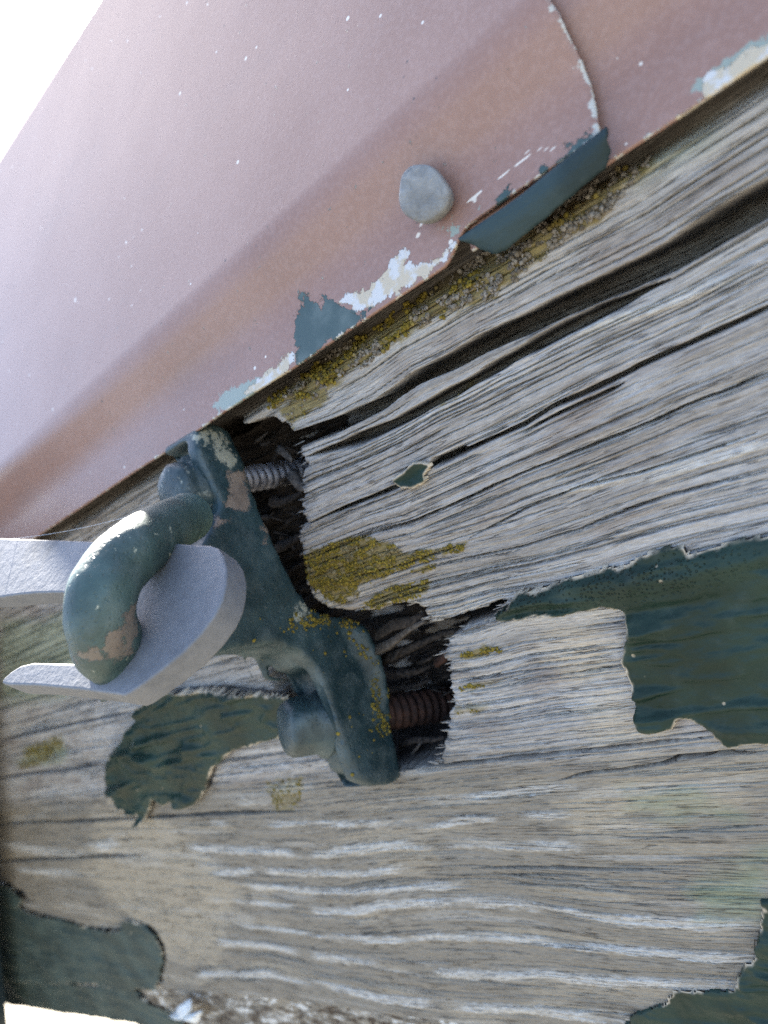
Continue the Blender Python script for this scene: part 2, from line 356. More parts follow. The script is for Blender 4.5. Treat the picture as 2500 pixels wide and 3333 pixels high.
CAV = face_mm([(560, 1440), (700, 1360), (800, 1385), (880, 1360), (905, 1378), (940, 1385), (950, 1445), (985, 1500), (1000, 1512), (975, 1565), (985, 1600), (980, 1650), (992, 1705), (968, 1730), (975, 1780), (985, 1820),
    (992, 1840), (995, 1900), (1020, 1950), (1060, 1985), (1150, 1996), (1235, 1990), (1270, 1968), (1340, 1962), (1372, 1985), (1380, 2012), (1420, 2024), (1500, 2008), (1590, 1968), (1645, 1962),
    (1640, 1998), (1560, 2032), (1505, 2052), (1470, 2080), (1430, 2130), (1455, 2160), (1460, 2230), (1472, 2300), (1455, 2330), (1452, 2400), (1440, 2440), (1430, 2486), (1400, 2496), (1310, 2512), (1180, 2530), (1080, 2500), (940, 2330), (800, 2080), (660, 1800), (590, 1600)])

PAINTS = {
 'right': CA([(545, 430), (600, 430), (700, 405), (800, 365), (890, 350), (940, 325), (1010, 330), (1060, 295), (1180, 245), (1290, 235), (1310, 270), (1400, 245), (1480, 215), (1659, 190), (1850, 160), (1850, 1120), (1659, 1130), (1580, 1130), (1480, 1150), (1430, 1100), (1390, 1070), (1330, 1030), (1270, 1005), (1245, 1045), (1150, 1070), (1090, 1060), (1065, 1010), (1060, 930), (1030, 830), (1000, 770), (1010, 690), (1035, 640), (1025, 580), (1000, 540), (920, 515), (850, 530), (760, 555), (620, 550), (500, 575), (450, 575), (440, 545), (470, 520), (520, 490)]),
 'corner': C7([(1850, 1190), (1610, 1200), (1630, 1260), (1620, 1330), (1590, 1420), (1610, 1480), (1560, 1540), (1510, 1580), (1490, 1640), (1470, 1690), (1350, 1690), (1250, 1690), (1150, 1690), (1090, 1770), (940, 1810), (920, 1840), (880, 1880), (860, 2020), (1850, 2020)]),
 'loose': CB([(700, 440), (690, 500), (620, 600), (550, 700), (545, 790), (565, 870), (600, 920), (660, 950), (710, 960), (705, 1000), (740, 1000), (760, 940), (780, 880), (830, 920), (870, 895), (930, 925), (990, 905), (1040, 840), (1070, 740), (1110, 700), (1150, 660), (1300, 610), (1400, 580), (1450, 500), (1450, 380), (1100, 340), (800, 360)]),
 'block': C5([(-160, 730), (40, 770), (130, 830), (180, 880), (140, 930), (230, 980), (370, 1000), (500, 1040), (620, 1070), (760, 1080), (830, 1080), (840, 1010), (900, 1020), (1000, 1050), (1060, 1110), (1110, 1200), (1120, 1300), (1090, 1420), (1080, 1490), (900, 1490), (800, 1490), (600, 1440), (350, 1450), (150, 1430), (-160, 1400)]),
 'lower': C5([(-160, 1415), (60, 1445), (200, 1475), (350, 1475), (600, 1495), (870, 1510), (920, 1590), (1000, 1640), (1150, 1690), (1250, 1800), (1250, 2000), (-160, 1800)]),
 'chip': C1([(800, 1990), (830, 1950), (890, 1920), (920, 1880), (950, 1860), (1010, 1860), (1060, 1870), (1065, 1900), (1030, 1940), (1030, 1990), (1000, 2020), (930, 2040), (870, 2040), (830, 2010)])}
PAINT_MM = {k: face_mm(v) for k, v in PAINTS.items()}
BEIGE = [face_mm(p) for p in (C7([(500, 660), (560, 560), (680, 520), (1150, 490), (1250, 600), (1100, 780), (980, 900), (580, 910), (540, 840)]), C7([(480, 20), (900, 0), (940, 160), (1100, 300), (1100, 440), (700, 480), (620, 200)]), C7([(860, 500), (1659, 420), (1659, 700), (1000, 900)]),
    [(350, 2560), (620, 2700), (800, 2900), (720, 3150), (560, 3120), (380, 2960), (250, 2830)], [(1740, 2000), (2000, 1960), (2050, 2200), (1900, 2300), (1760, 2150)])]
ALGAE = [face_mm(p) for p in (C7([(1250, 1130), (1659, 950), (1659, 1330), (1280, 1300)]), C7([(880, 620), (1300, 640), (1500, 760), (1200, 800), (900, 700)]), [(2050, 520), (2330, 400), (2300, 470), (2080, 600)], [(0, 2020), (300, 1990), (300, 2250), (0, 2300)], [(80, 2440), (210, 2400), (220, 2480), (70, 2500)])]
LICHEN = {
 'large': C4([(190, 660), (240, 600), (400, 550), (530, 510), (620, 520), (780, 560), (830, 600), (900, 620), (1050, 590), (1280, 550), (1230, 600), (1050, 650), (850, 730), (700, 790), (560, 830), (540, 920), (450, 960), (330, 940), (300, 880), (240, 850), (200, 740)]),
 'lip': C4([(560, 1000), (640, 930), (780, 850), (900, 830), (1040, 810), (1000, 880), (860, 950), (650, 1010)]),
 'streak': C4([(1245, 1325), (1330, 1280), (1440, 1250), (1520, 1265), (1400, 1310), (1300, 1340)]),
 'bright': C4([(1240, 1540), (1300, 1510), (1510, 1480), (1420, 1520), (1300, 1545)]),
 'faint': C4([(1180, 1670), (1300, 1655), (1440, 1640), (1400, 1690), (1200, 1720)]),
 'small': C4([(915, 745), (1000, 710), (1080, 700), (990, 750)]),
 'edge_band': C1([(420, 1330), (480, 1260), (700, 1130), (840, 1060), (1100, 880), (1260, 830), (1400, 790), (1500, 740)]) + C2([(0, 1430), (200, 1260), (500, 1080), (620, 960), (720, 840), (880, 720), (840, 640), (560, 760), (300, 900), (0, 1120)]) + C1([(1500, 420), (1300, 500), (900, 780), (700, 900), (500, 1030), (250, 1190), (60, 1330), (-100, 1480), (0, 1500), (200, 1440)]),
 'left_band': C1([(0, 1510), (100, 1640), (300, 1490), (430, 1330), (300, 1330), (120, 1440)]),
 'groove_tuft': C1([(1060, 1480), (1150, 1410), (1240, 1390), (1180, 1440), (1100, 1490)]),
 'far_patch': CB([(130, 650), (300, 590), (310, 650), (200, 740), (100, 760)]),
 'foot': CB([(1310, 830), (1480, 790), (1500, 850), (1440, 950), (1360, 960), (1330, 900)])}
LICHEN_MM = {k: face_mm(v) for k, v in LICHEN.items()}

def grain(x, z):                          # cross-grain coordinate that follows the traced rings
    zs = [np.interp(x, g[:, 0], g[:, 1]) for g in _guides]; bs = [g[:, 1].mean() for g in _guides]
    zs = [np.full_like(x, 60.)] + zs + [np.full_like(x, -230.)]; bs = [60.] + bs + [-230.]
    w = z.copy()
    for i in range(len(zs) - 1):
        m = (z <= zs[i]) & (z > zs[i + 1])
        t = (zs[i] - z) / np.maximum(zs[i] - zs[i + 1], .5)
        w = np.where(m, bs[i] + t * (bs[i + 1] - bs[i]), w)
    return w + .30 * fbm(x / 75, z / 8, 2, 5)
def wood(x, z, full=True):
    """height in mm (towards the camera) and material masks of the beam face"""
    x = np.asarray(x, np.float32); z = np.asarray(z, np.float32)
    w = grain(x, z).astype(np.float32); srt = bool(np.all(np.diff(z) >= 0)); lo = sstep(-66, -80, z)
    h = .55 * fbm(x / 60, z / 30, 2, 1)
    s1 = vnoise(x / 55, w / 1.25, 2); s2 = vnoise(x / 34, w / .52, 3)
    h = h + (s1 - .5) * (.26 - .06 * lo) + (s2 - .5) * (.24 - .04 * lo) + .12 * fbm(x / 3, w / .35, 2, 9)
    tone = .5 + .5 * fbm(x / 80, w / 1.1, 3, 12) + .25 * fbm(x / 60, w / 9, 2, 15) - .44 * lo
    lb = np.zeros_like(x); sp = .6 + .8 * vnoise(x / 9, w / .8, 44)
    for q, hw in _streaks:
        zc = np.interp(x, q[:, 0], q[:, 1]); m = np.abs(z - zc) < hw * 2.6
        e = sstep(q[0, 0] - 8, q[0, 0] + 8, x) * sstep(q[-1, 0] + 8, q[-1, 0] - 8, x)
        b = np.where(m, sstep(hw * 1.75, hw * .6, np.abs(z - zc + .55 * hw * fbm(x / 7, z / 2, 2, 31) + .45 * hw * fbm(x / 1.2, z / .7, 2, 33))), 0) * e * np.clip(sp, 0, 1.2) * sstep(.22, .62, vnoise(x / 16, w / 4, 77) + .10)
        lb = np.maximum(lb, b)
    lb2 = sstep(.62, .8, vnoise(x / 70, w / 2.2, 61)) * sstep(.45, .7, vnoise(x / 24, w / 3.5, 62)) * .35
    h = h + .45 * lb; lbm = np.clip(np.maximum(lb, lb2), 0, 1)
    zw = z + .16 * fbm(x / 5, z / 3, 3, 40)
    for q, hw, d in _lines:
        zc = np.interp(x, q[:, 0], q[:, 1]); a = np.abs(zw - zc); m = (a < hw * 2.2) & (x > q[0, 0]) & (x < q[-1, 0])
        if not m.any(): continue
        L = q[-1, 0] - q[0, 0]; tp = np.minimum(1, np.minimum(x[m] - q[0, 0], q[-1, 0] - x[m]) / (.16 * L) + .12)
        if q[-1, 0] > 92: tp = np.minimum(1, (x[m] - q[0, 0]) / (.16 * L) + .12)
        ww = hw * tp * (.65 + .7 * vnoise(x[m] / 6, np.zeros(m.sum()), 50))
        h[m] -= d * np.minimum(1, tp + .3) * sstep(ww * 1.25, ww * .45, a[m])
    # the two wide grooves
    zc = np.interp(x, _groove_a[:, 0], _groove_a[:, 1]); a = np.abs(zw - zc - .2)
    ww = (1.65 + 1.0 * sstep(30, 110, x) + .7 * sstep(15, -15, x)) * (.85 + .3 * vnoise(x / 26, x * 0, 52))
    h -= 24. * sstep(ww * 1.03, ww * .86, a) * (x > -22)
    zc = np.interp(x, _groove_s[:, 0], _groove_s[:, 1]); h -= np.where(z < zc + .6, 3.2 * sstep(.6, -.8, z - zc) + 2.5 * sstep(1.6, .4, np.abs(z - zc + .8)) + sstep(-3, -34, z - zc) * 1.5, 0)
    for x0, x1, w0, hw, d, sd in CHECKS:
        i0, i1 = (np.searchsorted(z, w0 - 24), np.searchsorted(z, w0 + 24)) if srt else (0, len(z))
        m = np.flatnonzero((np.abs(w[i0:i1] - w0) < .8) & (x[i0:i1] > x0) & (x[i0:i1] < x1)) + i0
        if not len(m): continue
        xm = x[m]; a = np.abs(w[m] - w0 - .35 * (vnoise(xm / 20, xm * 0, int(sd)) - .5) - .12 * (vnoise(xm / 3, xm * 0, int(sd) + 3) - .5))
        tp = np.minimum(1, np.minimum(xm - x0, x1 - xm) / 6)
        h[m] -= d * tp * sstep(hw * 1.5, hw * .3, a)
    jx = x + 1.3 * fbm(x / 2.2, z / 1.1, 3, 70); jz = z + .35 * fbm(x / 2, z / 1.5, 2, 71)
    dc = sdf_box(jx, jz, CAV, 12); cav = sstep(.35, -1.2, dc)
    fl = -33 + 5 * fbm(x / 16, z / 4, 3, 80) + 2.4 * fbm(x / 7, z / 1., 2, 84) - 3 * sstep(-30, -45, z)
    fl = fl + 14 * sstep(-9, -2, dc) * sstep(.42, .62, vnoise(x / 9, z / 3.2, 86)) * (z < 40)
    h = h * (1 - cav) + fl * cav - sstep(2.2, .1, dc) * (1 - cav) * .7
    h -= sstep(37.2, 40.5, z + 1.2 * fbm(x / 15, z * 0, 2, 90)) * 4.0
    for k, p in PAINT_MM.items(): h = h - 2.4 * sstep(-.5, -1.6, sdf_box(x, z, p, 3))
    if not full: return h
    beige = np.zeros_like(x); alg = np.zeros_like(x); st = np.zeros_like(x)
    for p in BEIGE: beige = np.maximum(beige, sstep(5, -9, sdf_box(jx, z, p, 16) + 7 * fbm(x / 14, w / 2.5, 3, 91)))
    for p in ALGAE: alg = np.maximum(alg, sstep(3, -5, sdf_box(x, z, p, 10) + 4 * fbm(x / 12, w / 4, 3, 93)))
    for k, p in LICHEN_MM.items(): st = np.maximum(st, sstep(.6, -.8, sdf_box(x, z, p, 6) + (1.4 if k not in ('foot', 'far_patch') else 3.) * fbm(x / 2.5, z / 1.2, 3, 95)) * (.8 if k not in ('faint', 'foot', 'far_patch') else .45))
    beige = np.maximum(np.maximum(beige * .9, .30 * lo), .6 * sstep(.58, .75, vnoise(x / 30, w / 5, 97)) * lo)
    rot = np.maximum(np.maximum(sstep(-3.2, -6.5, h) * sstep(.6, -.4, dc), .5 * sstep(-3., -5., h)), sstep(38.5, 41, z) * .8)  # rot in the hollow, darker deep cracks, shade painted in under the sheet edge
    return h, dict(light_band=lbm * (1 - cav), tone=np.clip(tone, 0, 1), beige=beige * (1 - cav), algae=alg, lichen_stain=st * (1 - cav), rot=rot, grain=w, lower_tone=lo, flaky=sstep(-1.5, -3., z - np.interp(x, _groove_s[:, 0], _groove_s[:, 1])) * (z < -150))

# ------------------------------------------------------------------ ground
gm = Mat('dry_sandy_soil', .95, .15)
gm.color(gm.mix(gm.ss(gm.noise((2.3, 2.3, 2.3), 6), .35, .65), (.105, .094, .073), (.155, .139, .108))); gm.bump(gm.noise((30, 30, 30), 4), .02, .8)
me = bpy.data.meshes.new('ground'); me.from_pydata([(-900, -900, 0), (900, -900, 0), (900, 900, 0), (-900, 900, 0)], [], [(0, 1, 2, 3)])
tag(link('ground', me, gm.m, smooth=False), 'dry sandy soil far below the beam', None, None, 'structure')
pm = Mat('pale_ground', .9, .2)  # added slab for the pale ground in view, kept small to limit bounce
pm.color(pm.mix(pm.ss(pm.noise((1.5, 1.5, 1.5), 6), .35, .65), (.30, .27, .21), (.40, .36, .29))); pm.bump(pm.noise((60, 60, 60), 4), .004, .6)
me = bpy.data.meshes.new('pale_slab'); me.from_pydata([(-6.4, -.6, .02), (-4.2, -.6, .02), (-4.2, 3.4, .02), (-6.4, 3.4, .02), (-6.4, -.6, -.05), (-4.2, -.6, -.05), (-4.2, 3.4, -.05), (-6.4, 3.4, -.05)], [], [(0, 1, 2, 3), (0, 4, 5, 1), (1, 5, 6, 2), (2, 6, 7, 3), (3, 7, 4, 0)])
tag(link('pale_slab', me, pm.m, smooth=False), 'added pale slab for the sunlit ground seen below the beam end', None, None, 'structure')

# ------------------------------------------------------------------ the timber beam
beam = empty('timber_beam', (0, 0, H))
tag(beam, 'weathered grey timber beam with long cracks, peeling green paint and yellow lichen', 'beam')
u = np.linspace(-120, 2750, 720)
xs = at(u, np.full_like(u, 2000.))[:, 0] * 1000
xs = np.concatenate([np.linspace(-900, xs[0] - 6, 40), xs, np.linspace(xs[-1] + 2, 330, 60)])
zs = np.concatenate([np.arange(-264, -206, .5), np.arange(-206, 46, .168), np.linspace(46.5, 60, 12)])
XX, ZZ = np.meshgrid(xs, zs); nr, nc = XX.shape
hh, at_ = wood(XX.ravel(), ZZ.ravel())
V = np.stack([XX.ravel() / 1000, -hh / 1000, ZZ.ravel() / 1000 + H], 1)
FQ = grid_faces(nr, nc)
px, py, dep = proj(V)
fx = px[FQ[:, 0]]; fy = py[FQ[:, 0]]
zlow = np.interp(XX.ravel()[FQ[:, 0]], [-900, -560, -272, 300], [-252, -244, -214, -196])
keep = (fx > -420) & (fx < 2950) & (fy > -500) & (fy < 3800) & (ZZ.ravel()[FQ[:, 0]] > zlow) & (dep[FQ[:, 0]] > .02)
FQ = FQ[keep]
cx_ = XX.ravel()[FQ].mean(1); cz_ = ZZ.ravel()[FQ].mean(1)
bounds = [np.interp(cx_, q[:, 0], q[:, 1]) for q in (_groove_a, _seam, _cm, _groove_s)]
band = sum((cz_ < b).astype(int) for b in bounds)
names = ['top layer under the metal sheet, fringed with brown lichen', 'split grey middle layer with the yellow lichen patch', 'layer with the ragged hole edge and thick green paint', 'broad layer with pale wavy grain ridges', 'bottom edge strip with painted and bare stretches']
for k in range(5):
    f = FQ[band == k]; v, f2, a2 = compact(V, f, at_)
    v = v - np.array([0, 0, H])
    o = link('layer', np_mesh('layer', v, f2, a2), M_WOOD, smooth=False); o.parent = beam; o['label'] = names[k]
bm = bmesh.new()                          # the hidden body of the beam behind the face
bmesh.ops.create_cube(bm, size=1.)
for v in bm.verts: v.co = Vector((-.3 + v.co.x * 1.7, .0985 + v.co.y * .125, -.065 + v.co.z * .24))
o = link('core', bm_mesh('core', bm), M_WOOD, smooth=False); o.parent = beam

# peeling paint skins
def paint_skin(name, key, thick, lump, mat, label, ragged=.8, curl=0., pits=None, step=.42, dy=0.):
    p = PAINT_MM[key]; x0, z0 = p.min(0) - 2; x1, z1 = p.max(0) + 2
    stp = step * max(1., (x1 - x0) / 190)
    X, Z = np.meshgrid(np.arange(x0, x1, stp), np.arange(z0, z1, step)); n0, n1 = X.shape; x = X.ravel(); z = Z.ravel()
    d = sdf(x + ragged * fbm(x / 2.2, z / 2.2, 3, 101), z + ragged * .6 * fbm(x / 2.4, z / 1.6, 3, 102), p)
    w = grain(x, z)
    base = np.minimum(.6, .5 * fbm(x / 60, z / 30, 2, 1)) + dy
    if key == 'lower':
        zc = np.interp(x, _groove_s[:, 0], _groove_s[:, 1]); base = base - 3.2 - sstep(-3, -34, z - zc) * 1.5 - 1.0 * sstep(0, -1.5, z - zc) + .6
    hgt = base + .55 + thick * np.sqrt(np.clip(-d / .8, 0, 1)) + lump * (fbm(x / 22, w / 6, 3, 103) + .7 * (1 - 2 * np.abs(fbm(x / 34, w / 7, 2, 104))) - .5)
    hgt = np.maximum(hgt, base + .5 + .5 * thick * np.sqrt(np.clip(-d / .8, 0, 1)))
    hgt += curl * np.exp(np.minimum(d, 0) / 1.6) * (vnoise(x / 6, z / 6, 105) > .3)
    hgt += .16 * fbm(x / 1.6, z / 1.6, 2, 106) + (.9 if key in ('right', 'loose', 'corner') else .25) * sstep(0, -3, d) * (1 - np.abs(2 * vnoise(x / 17, w / 3.4, 109) - 1)) ** 3
    if key == 'right':
        zc = np.interp(x, _seam[:, 0], _seam[:, 1] + 0); hgt += 1.9 * np.exp(-((z - zc - 1.2) / 2.4) ** 2) - 1.0 * np.exp(-((z - zc + 5.2 + .03 * (x - 40)) / 1.5) ** 2) * sstep(40, 52, x)
    hgt = np.where(d > -.12, base - .3, hgt)
    edge = sstep(-.75, -.15, d + .5 * fbm(x / 3, z / 3, 2, 107)) * sstep(.35, .6, vnoise(x / 7, z / 7, 108) + (.25 if curl else 0))
    pt = np.zeros_like(x)
    if key == 'right': pt = np.exp(-((z - np.interp(x, _seam[:, 0], _seam[:, 1]) - 2) / 4.) ** 2) * sstep(85, 60, x)
    f = grid_faces(n0, n1); f = f[(d[f] < .12).all(1) & (z[f] > np.interp(x, [-900, -560, -272, 300], [-252, -244, -214, -196])[f]).all(1)]
    v, f, a = compact(np.stack([x / 1000, -hgt / 1000, z / 1000], 1), f, dict(edge=edge, pits=pt))
    o = link(name, np_mesh(name, v, f, a), mat); o.parent = beam; o['label'] = label; return o
paint_skin('paint_patch', 'right', 1.0, 2.9, M_PAINT, 'thick dark green paint skin with pinholes and cream torn edge', .7, .45)
paint_skin('paint_patch', 'corner', 1.0, 2.9, M_PAINT, 'dark green paint left in the lower corner', 1.1)
paint_skin('paint_patch', 'loose', 1.2, 4.5, M_PAINT, 'loose curled flap of green paint under the bracket', 1.2, .8, dy=2.2, step=.5)
paint_skin('paint_patch', 'block', 1.3, .9, M_PAINT_MATT, 'grey green paint block with a blunt end', 1.6, step=.6)
paint_skin('paint_patch', 'lower', 1., .9, M_PAINT_MATT, 'grey green paint along the bottom edge', 1.6, step=.7)
paint_skin('paint_chip', 'chip', .5, .3, M_PAINT, 'small green chip with a pale curled rim', .5, .9, step=.25, dy=.5)

# lichen crusts: crowds of tiny grains
ICO = bmesh.new(); bmesh.ops.create_icosphere(ICO, subdivisions=1, radius=1.); _iv = np.array([v.co[:] for v in ICO.verts]); _if = np.array([[v.index for v in f.verts] for f in ICO.faces]); ICO.free()
def grains(name, P, N, rad, rnd, grey, parent, label, seed=0):
    rg = np.random.default_rng(seed); n = len(P)
    sc = rad[:, None, None] * (1 + .3 * (rg.random((n, len(_iv), 1)) - .5)); v = _iv[None] * sc
    v = v - N[:, None, :] * ((v * N[:, None, :]).sum(-1, keepdims=True)) * .45
    v = (v + P[:, None, :]).reshape(-1, 3)
    f = (_if[None] + (np.arange(n) * len(_iv))[:, None, None]).reshape(-1, 3)
    k = len(_iv); o = link(name, np_mesh(name, v, f, dict(rnd=np.repeat(rnd, k), grey=np.repeat(grey, k))), M_LICHEN, parent)
    o['kind'] = 'stuff'
    if label: o['label'] = label
    return o
LAB = dict(large='broad mustard yellow lichen patch at the hole edge', lip='yellow lichen along the lip above the hollow', streak='short olive lichen streak', bright='bright yellow lichen dash', faint='faint yellow lichen film', small='small lichen dash beside the large patch', edge_band='brown and olive lichen crust under the sheet edge', left_band='grey green lichen left of the crust', groove_tuft='lichen tuft in the groove', far_patch='blurred ochre lichen patch on the far beam', foot='ochre lichen by the bracket foot')
DENS = dict(large=7., lip=7., streak=7.0, bright=8., faint=1.0, small=3., edge_band=5., left_band=1.0, groove_tuft=2.2, far_patch=1.2, foot=1.2)
for i, (k, p) in enumerate(LICHEN_MM.items()):
    rg = np.random.default_rng(200 + i); lo_, hi_ = p.min(0), p.max(0); area = (hi_ - lo_).prod()
    n = int(min(area * DENS[k], 60000)); q = rg.random((n, 2)) * (hi_ - lo_) + lo_; q = q.astype(np.float32)
    d = sdf(q[:, 0], q[:, 1], p) + 1.6 * fbm(q[:, 0] / 3, q[:, 1] / 1.5, 3, 95)
    thr = .32 if k not in ('left_band', 'faint', 'edge_band') else .42
    q = q[(d < .2) & (vnoise(q[:, 0] / 1.8, q[:, 1] / 1.2, 120 + i) > thr) & (sdf(q[:, 0], q[:, 1], CAV) > .1)]
    if k == 'edge_band' and len(q) > 15000: q = q[:15000]
    q = q[np.argsort(q[:, 1])]; h = wood(q[:, 0], q[:, 1], False); m = h > -5.5; q = q[m]; h = h[m]; n = len(q)
    rad = (.12 + .38 * rg.random(n) ** 2.2) * (1.35 if k in ('edge_band', 'left_band', 'far_patch') else 1.) * .001
    grey = np.zeros(n)
    if k in ('edge_band', 'left_band'): grey = np.clip(sstep(.40, .6, vnoise(q[:, 0] / 5, q[:, 1] / 3, 130) + .30 * sstep(20, 70, q[:, 0]) + (.2 if k == 'left_band' else -.05)), 0, 1)
    if k == 'large': grey = .5 * sstep(.62, .75, vnoise(q[:, 0] / 4, q[:, 1] / 2, 131))
    up = 1.1 * sstep(.3, .9, vnoise(q[:, 0] / 2.5, q[:, 1] / 2.5, 140)) * (2.2 if k == 'edge_band' else .6)
    P = np.stack([q[:, 0] / 1000, -(h + .1 + up * rg.random(n)) / 1000, q[:, 1] / 1000], 1)
    o = grains('lichen', P, np.tile([[0, -1., 0]], (n, 1)), rad, rg.random(n), grey, None, LAB[k], i); o.parent = beam

# splinters and rotten fibres in the hollow
rs = random.Random(5); M_ROT = plain_mat('rotten_wood', (.013, .011, .010), (.050, .040, .034), 700, .9)
def splinter(a, b, r0, r1, mat=M_ROT):
    a = Vector(a); b = Vector(b); d = (b - a).normalized(); s = d.orthogonal().normalized(); t = d.cross(s); bm = bmesh.new()
    rings = []
    for q, r in ((0, r0), (.35, r0 * .9), (.75, r0 * .55 + r1 * .3), (1, r1)):
        c = a.lerp(b, q) + s * rs.uniform(-.4, .4) * r0; rings.append([bm.verts.new(c + (s * math.cos(k * math.pi / 2.5) + t * math.sin(k * math.pi / 2.5) * .5) * r * rs.uniform(.75, 1.2)) for k in range(5)])
    for p, q in zip(rings, rings[1:]):
        for k in range(5): bm.faces.new((p[k], p[(k + 1) % 5], q[(k + 1) % 5], q[k]))
    bm.faces.new(rings[0][::-1]); bm.faces.new(rings[-1])
    o = link('splinter', bm_mesh('splinter', bm), mat); o.parent = beam; return o
def spl(p0, y0, p1, y1, r0=.0011, r1=.0003, mat=M_ROT):
    a = at(*map(np.float64, p0), y0) - [0, 0, H]; b = at(*map(np.float64, p1), y1) - [0, 0, H]; splinter(a, b, r0, r1, mat)
M_SPL = plain_mat('pale_splinter_wood', (.04, .033, .028), (.11, .094, .08), 700, .85)
for s in [((1215, 2120), .012, (1385, 2015), .004, .0020, .0006, M_SPL), ((1230, 2065), .010, (1380, 1995), .006, .0026, .0008), ((1220, 2150), .016, (1520, 2035), .012, .0018, .0005),
          ((1235, 2195), .022, (1400, 2170), .02, .0022, .0008), ((1250, 2250), .024, (1400, 2215), .022, .0016, .0005), ((1300, 2420), .010, (1445, 2400), .008, .0014, .0006),
          ((1320, 2480), .010, (1375, 2410), .008, .0010, .0003, M_SPL), ((1290, 2460), .014, (1365, 2400), .014, .0009, .0003), ((1340, 2490), .009, (1440, 2430), .012, .0010, .0004),
          ((900, 1780), .010, (985, 1745), .004, .0022, .0008), ((880, 1640), .014, (980, 1610), .010, .0020, .0008), ((950, 1540), .006, (1000, 1590), .003, .0022, .0008, M_SPL),
          ((830, 1440), .012, (870, 1410), .010, .0008, .0003, M_SPL), ((905, 1460), .008, (950, 1500), .004, .0014, .0006, M_SPL), ((1420, 2160), .012, (1500, 2075), .008, .0018, .0008, M_RUST), ((1500, 2070), .008, (1600, 2020), .006, .0014, .0006)]:
    spl(*s)
for i in range(46):
    px0 = rs.uniform(1240, 1440); py0 = rs.uniform(2060, 2490); y0 = rs.uniform(.013, .021) if not 2200 < py0 < 2400 else .026
    spl((px0, py0), y0, (px0 + rs.uniform(25, 90), py0 + rs.uniform(-45, 25)), y0 + rs.uniform(-.004, .004), rs.uniform(.0004, .0011), .0002)
M_FRAY = plain_mat('frayed_wood_fibre', (.20, .18, .155), (.36, .335, .30), 900, .85)
edge = CAV[6:44]; edge = edge[edge[:, 0] > -34]
for i in range(90):                       # frayed fibres along the broken edge
    k = rs.randrange(len(edge) - 1); t = rs.random(); p = edge[k] * (1 - t) + edge[k + 1] * t
    y0 = rs.uniform(.0004, .0045); L = rs.uniform(.0012, .0042); dz = rs.uniform(-.0006, .0006)
    splinter((p[0] / 1000 + .0015, y0, p[1] / 1000), (p[0] / 1000 - L, y0 + rs.uniform(-.0004, .0012), p[1] / 1000 + dz), rs.uniform(.00015, .0005), .00008, M_FRAY)
for i in range(24):
    px0 = rs.uniform(840, 950); py0 = rs.uniform(1430, 1830); y0 = rs.uniform(.010, .019)
    spl((px0, py0), y0, (px0 + rs.uniform(20, 60), py0 + rs.uniform(-45, 25)), y0 + rs.uniform(-.004, .004), rs.uniform(.0004, .0011), .0002)

# ------------------------------------------------------------------ capping sheets
PROF = [(-6.8, 41.3), (-1.0, 54.9), (-2.6, 69.9), (78.6, 212.8), (150., 42.)]
def profile():
    P = np.array(PROF); out = []; tags = []
    pts = [P[0]]
    for i in (1, 2, 3):                   # round the bends
        a = P[i] + (P[i - 1] - P[i]) / np.linalg.norm(P[i - 1] - P[i]) * (4.5 if i < 3 else 2.); b = P[i] + (P[i + 1] - P[i]) / np.linalg.norm(P[i + 1] - P[i]) * (4.5 if i < 3 else 2.)
        for t in np.linspace(0, 1, 14): pts.append((1 - t) ** 2 * a + 2 * t * (1 - t) * P[i] + t * t * b)
    pts.append(P[4]); pts = np.array(pts)
    L = np.concatenate([[0], np.cumsum(np.linalg.norm(np.diff(pts, axis=0), axis=1))])
    s = np.concatenate([np.arange(0, 40, .33), np.arange(40, L[-1], 2.5), [L[-1]]])
    return s, np.stack([np.interp(s, L, pts[:, 0]), np.interp(s, L, pts[:, 1])], 1)
PS, PQ = profile()
def cut_x(y, z, poly):                    # where the traced lap edge crosses the profile line at (y, z)
    xx = np.linspace(.02, .16, 1500); X = np.stack([xx, np.full_like(xx, y / 1000), np.full_like(xx, z / 1000 + H)], 1)
    a, b, d = proj(X); p = np.array(poly); e = np.interp(b, p[:, 1], p[:, 0]); s = a - e
    i = np.where((s[:-1] < 0) & (s[1:] >= 0) & (b[1:] > p[0, 1]) & (b[1:] < p[-1, 1]))[0]
    return xx[i[0]] * 1000 if len(i) else None
LAP = [(1560, -600), (1680, -250), (1800, 0), (1830, 45), (1872, 135), (1920, 232), (1950, 322), (1972, 425), (1990, 520)]
cuts = [cut_x(q[0], q[1], LAP) if i < 130 else None for i, q in enumerate(PQ)]
last = None; CUT = []
for c in cuts:
    last = c if c is not None else last; CUT.append(last)
CUT = np.array([c if c is not None else 80. for c in CUT], float)
G1s = C1([(130, 1180), (130, 950), (160, 850), (170, 740), (230, 760), (260, 800), (320, 820), (330, 740), (380, 800), (420, 830), (480, 820), (540, 870), (640, 830), (560, 930), (130, 1230)])
G2s = C9([(960, 555), (1000, 470), (1040, 430), (1050, 480), (1010, 530)]); G3s = C9([(1180, 390), (1190, 330), (1210, 330), (1220, 350), (1270, 320), (1290, 240), (1300, 300), (1340, 220), (1370, 210), (1380, 240), (1400, 160), (1410, 200), (1500, 175), (1480, 200), (1180, 400)])
K1s = C1([(430, 790), (490, 730), (600, 710), (640, 690), (740, 600), (760, 530), (830, 455), (905, 440), (910, 480), (880, 520), (960, 530), (1040, 545), (1130, 470), (1200, 380), (1300, 330), (1260, 420), (1000, 620), (640, 830), (540, 870)])
K2s = C1([(-60, 1290), (40, 1180), (120, 1120), (135, 1190), (40, 1280)]); K3s = C8([(1100, 1770), (1210, 1670), (1300, 1640), (1310, 1670), (1180, 1770)])
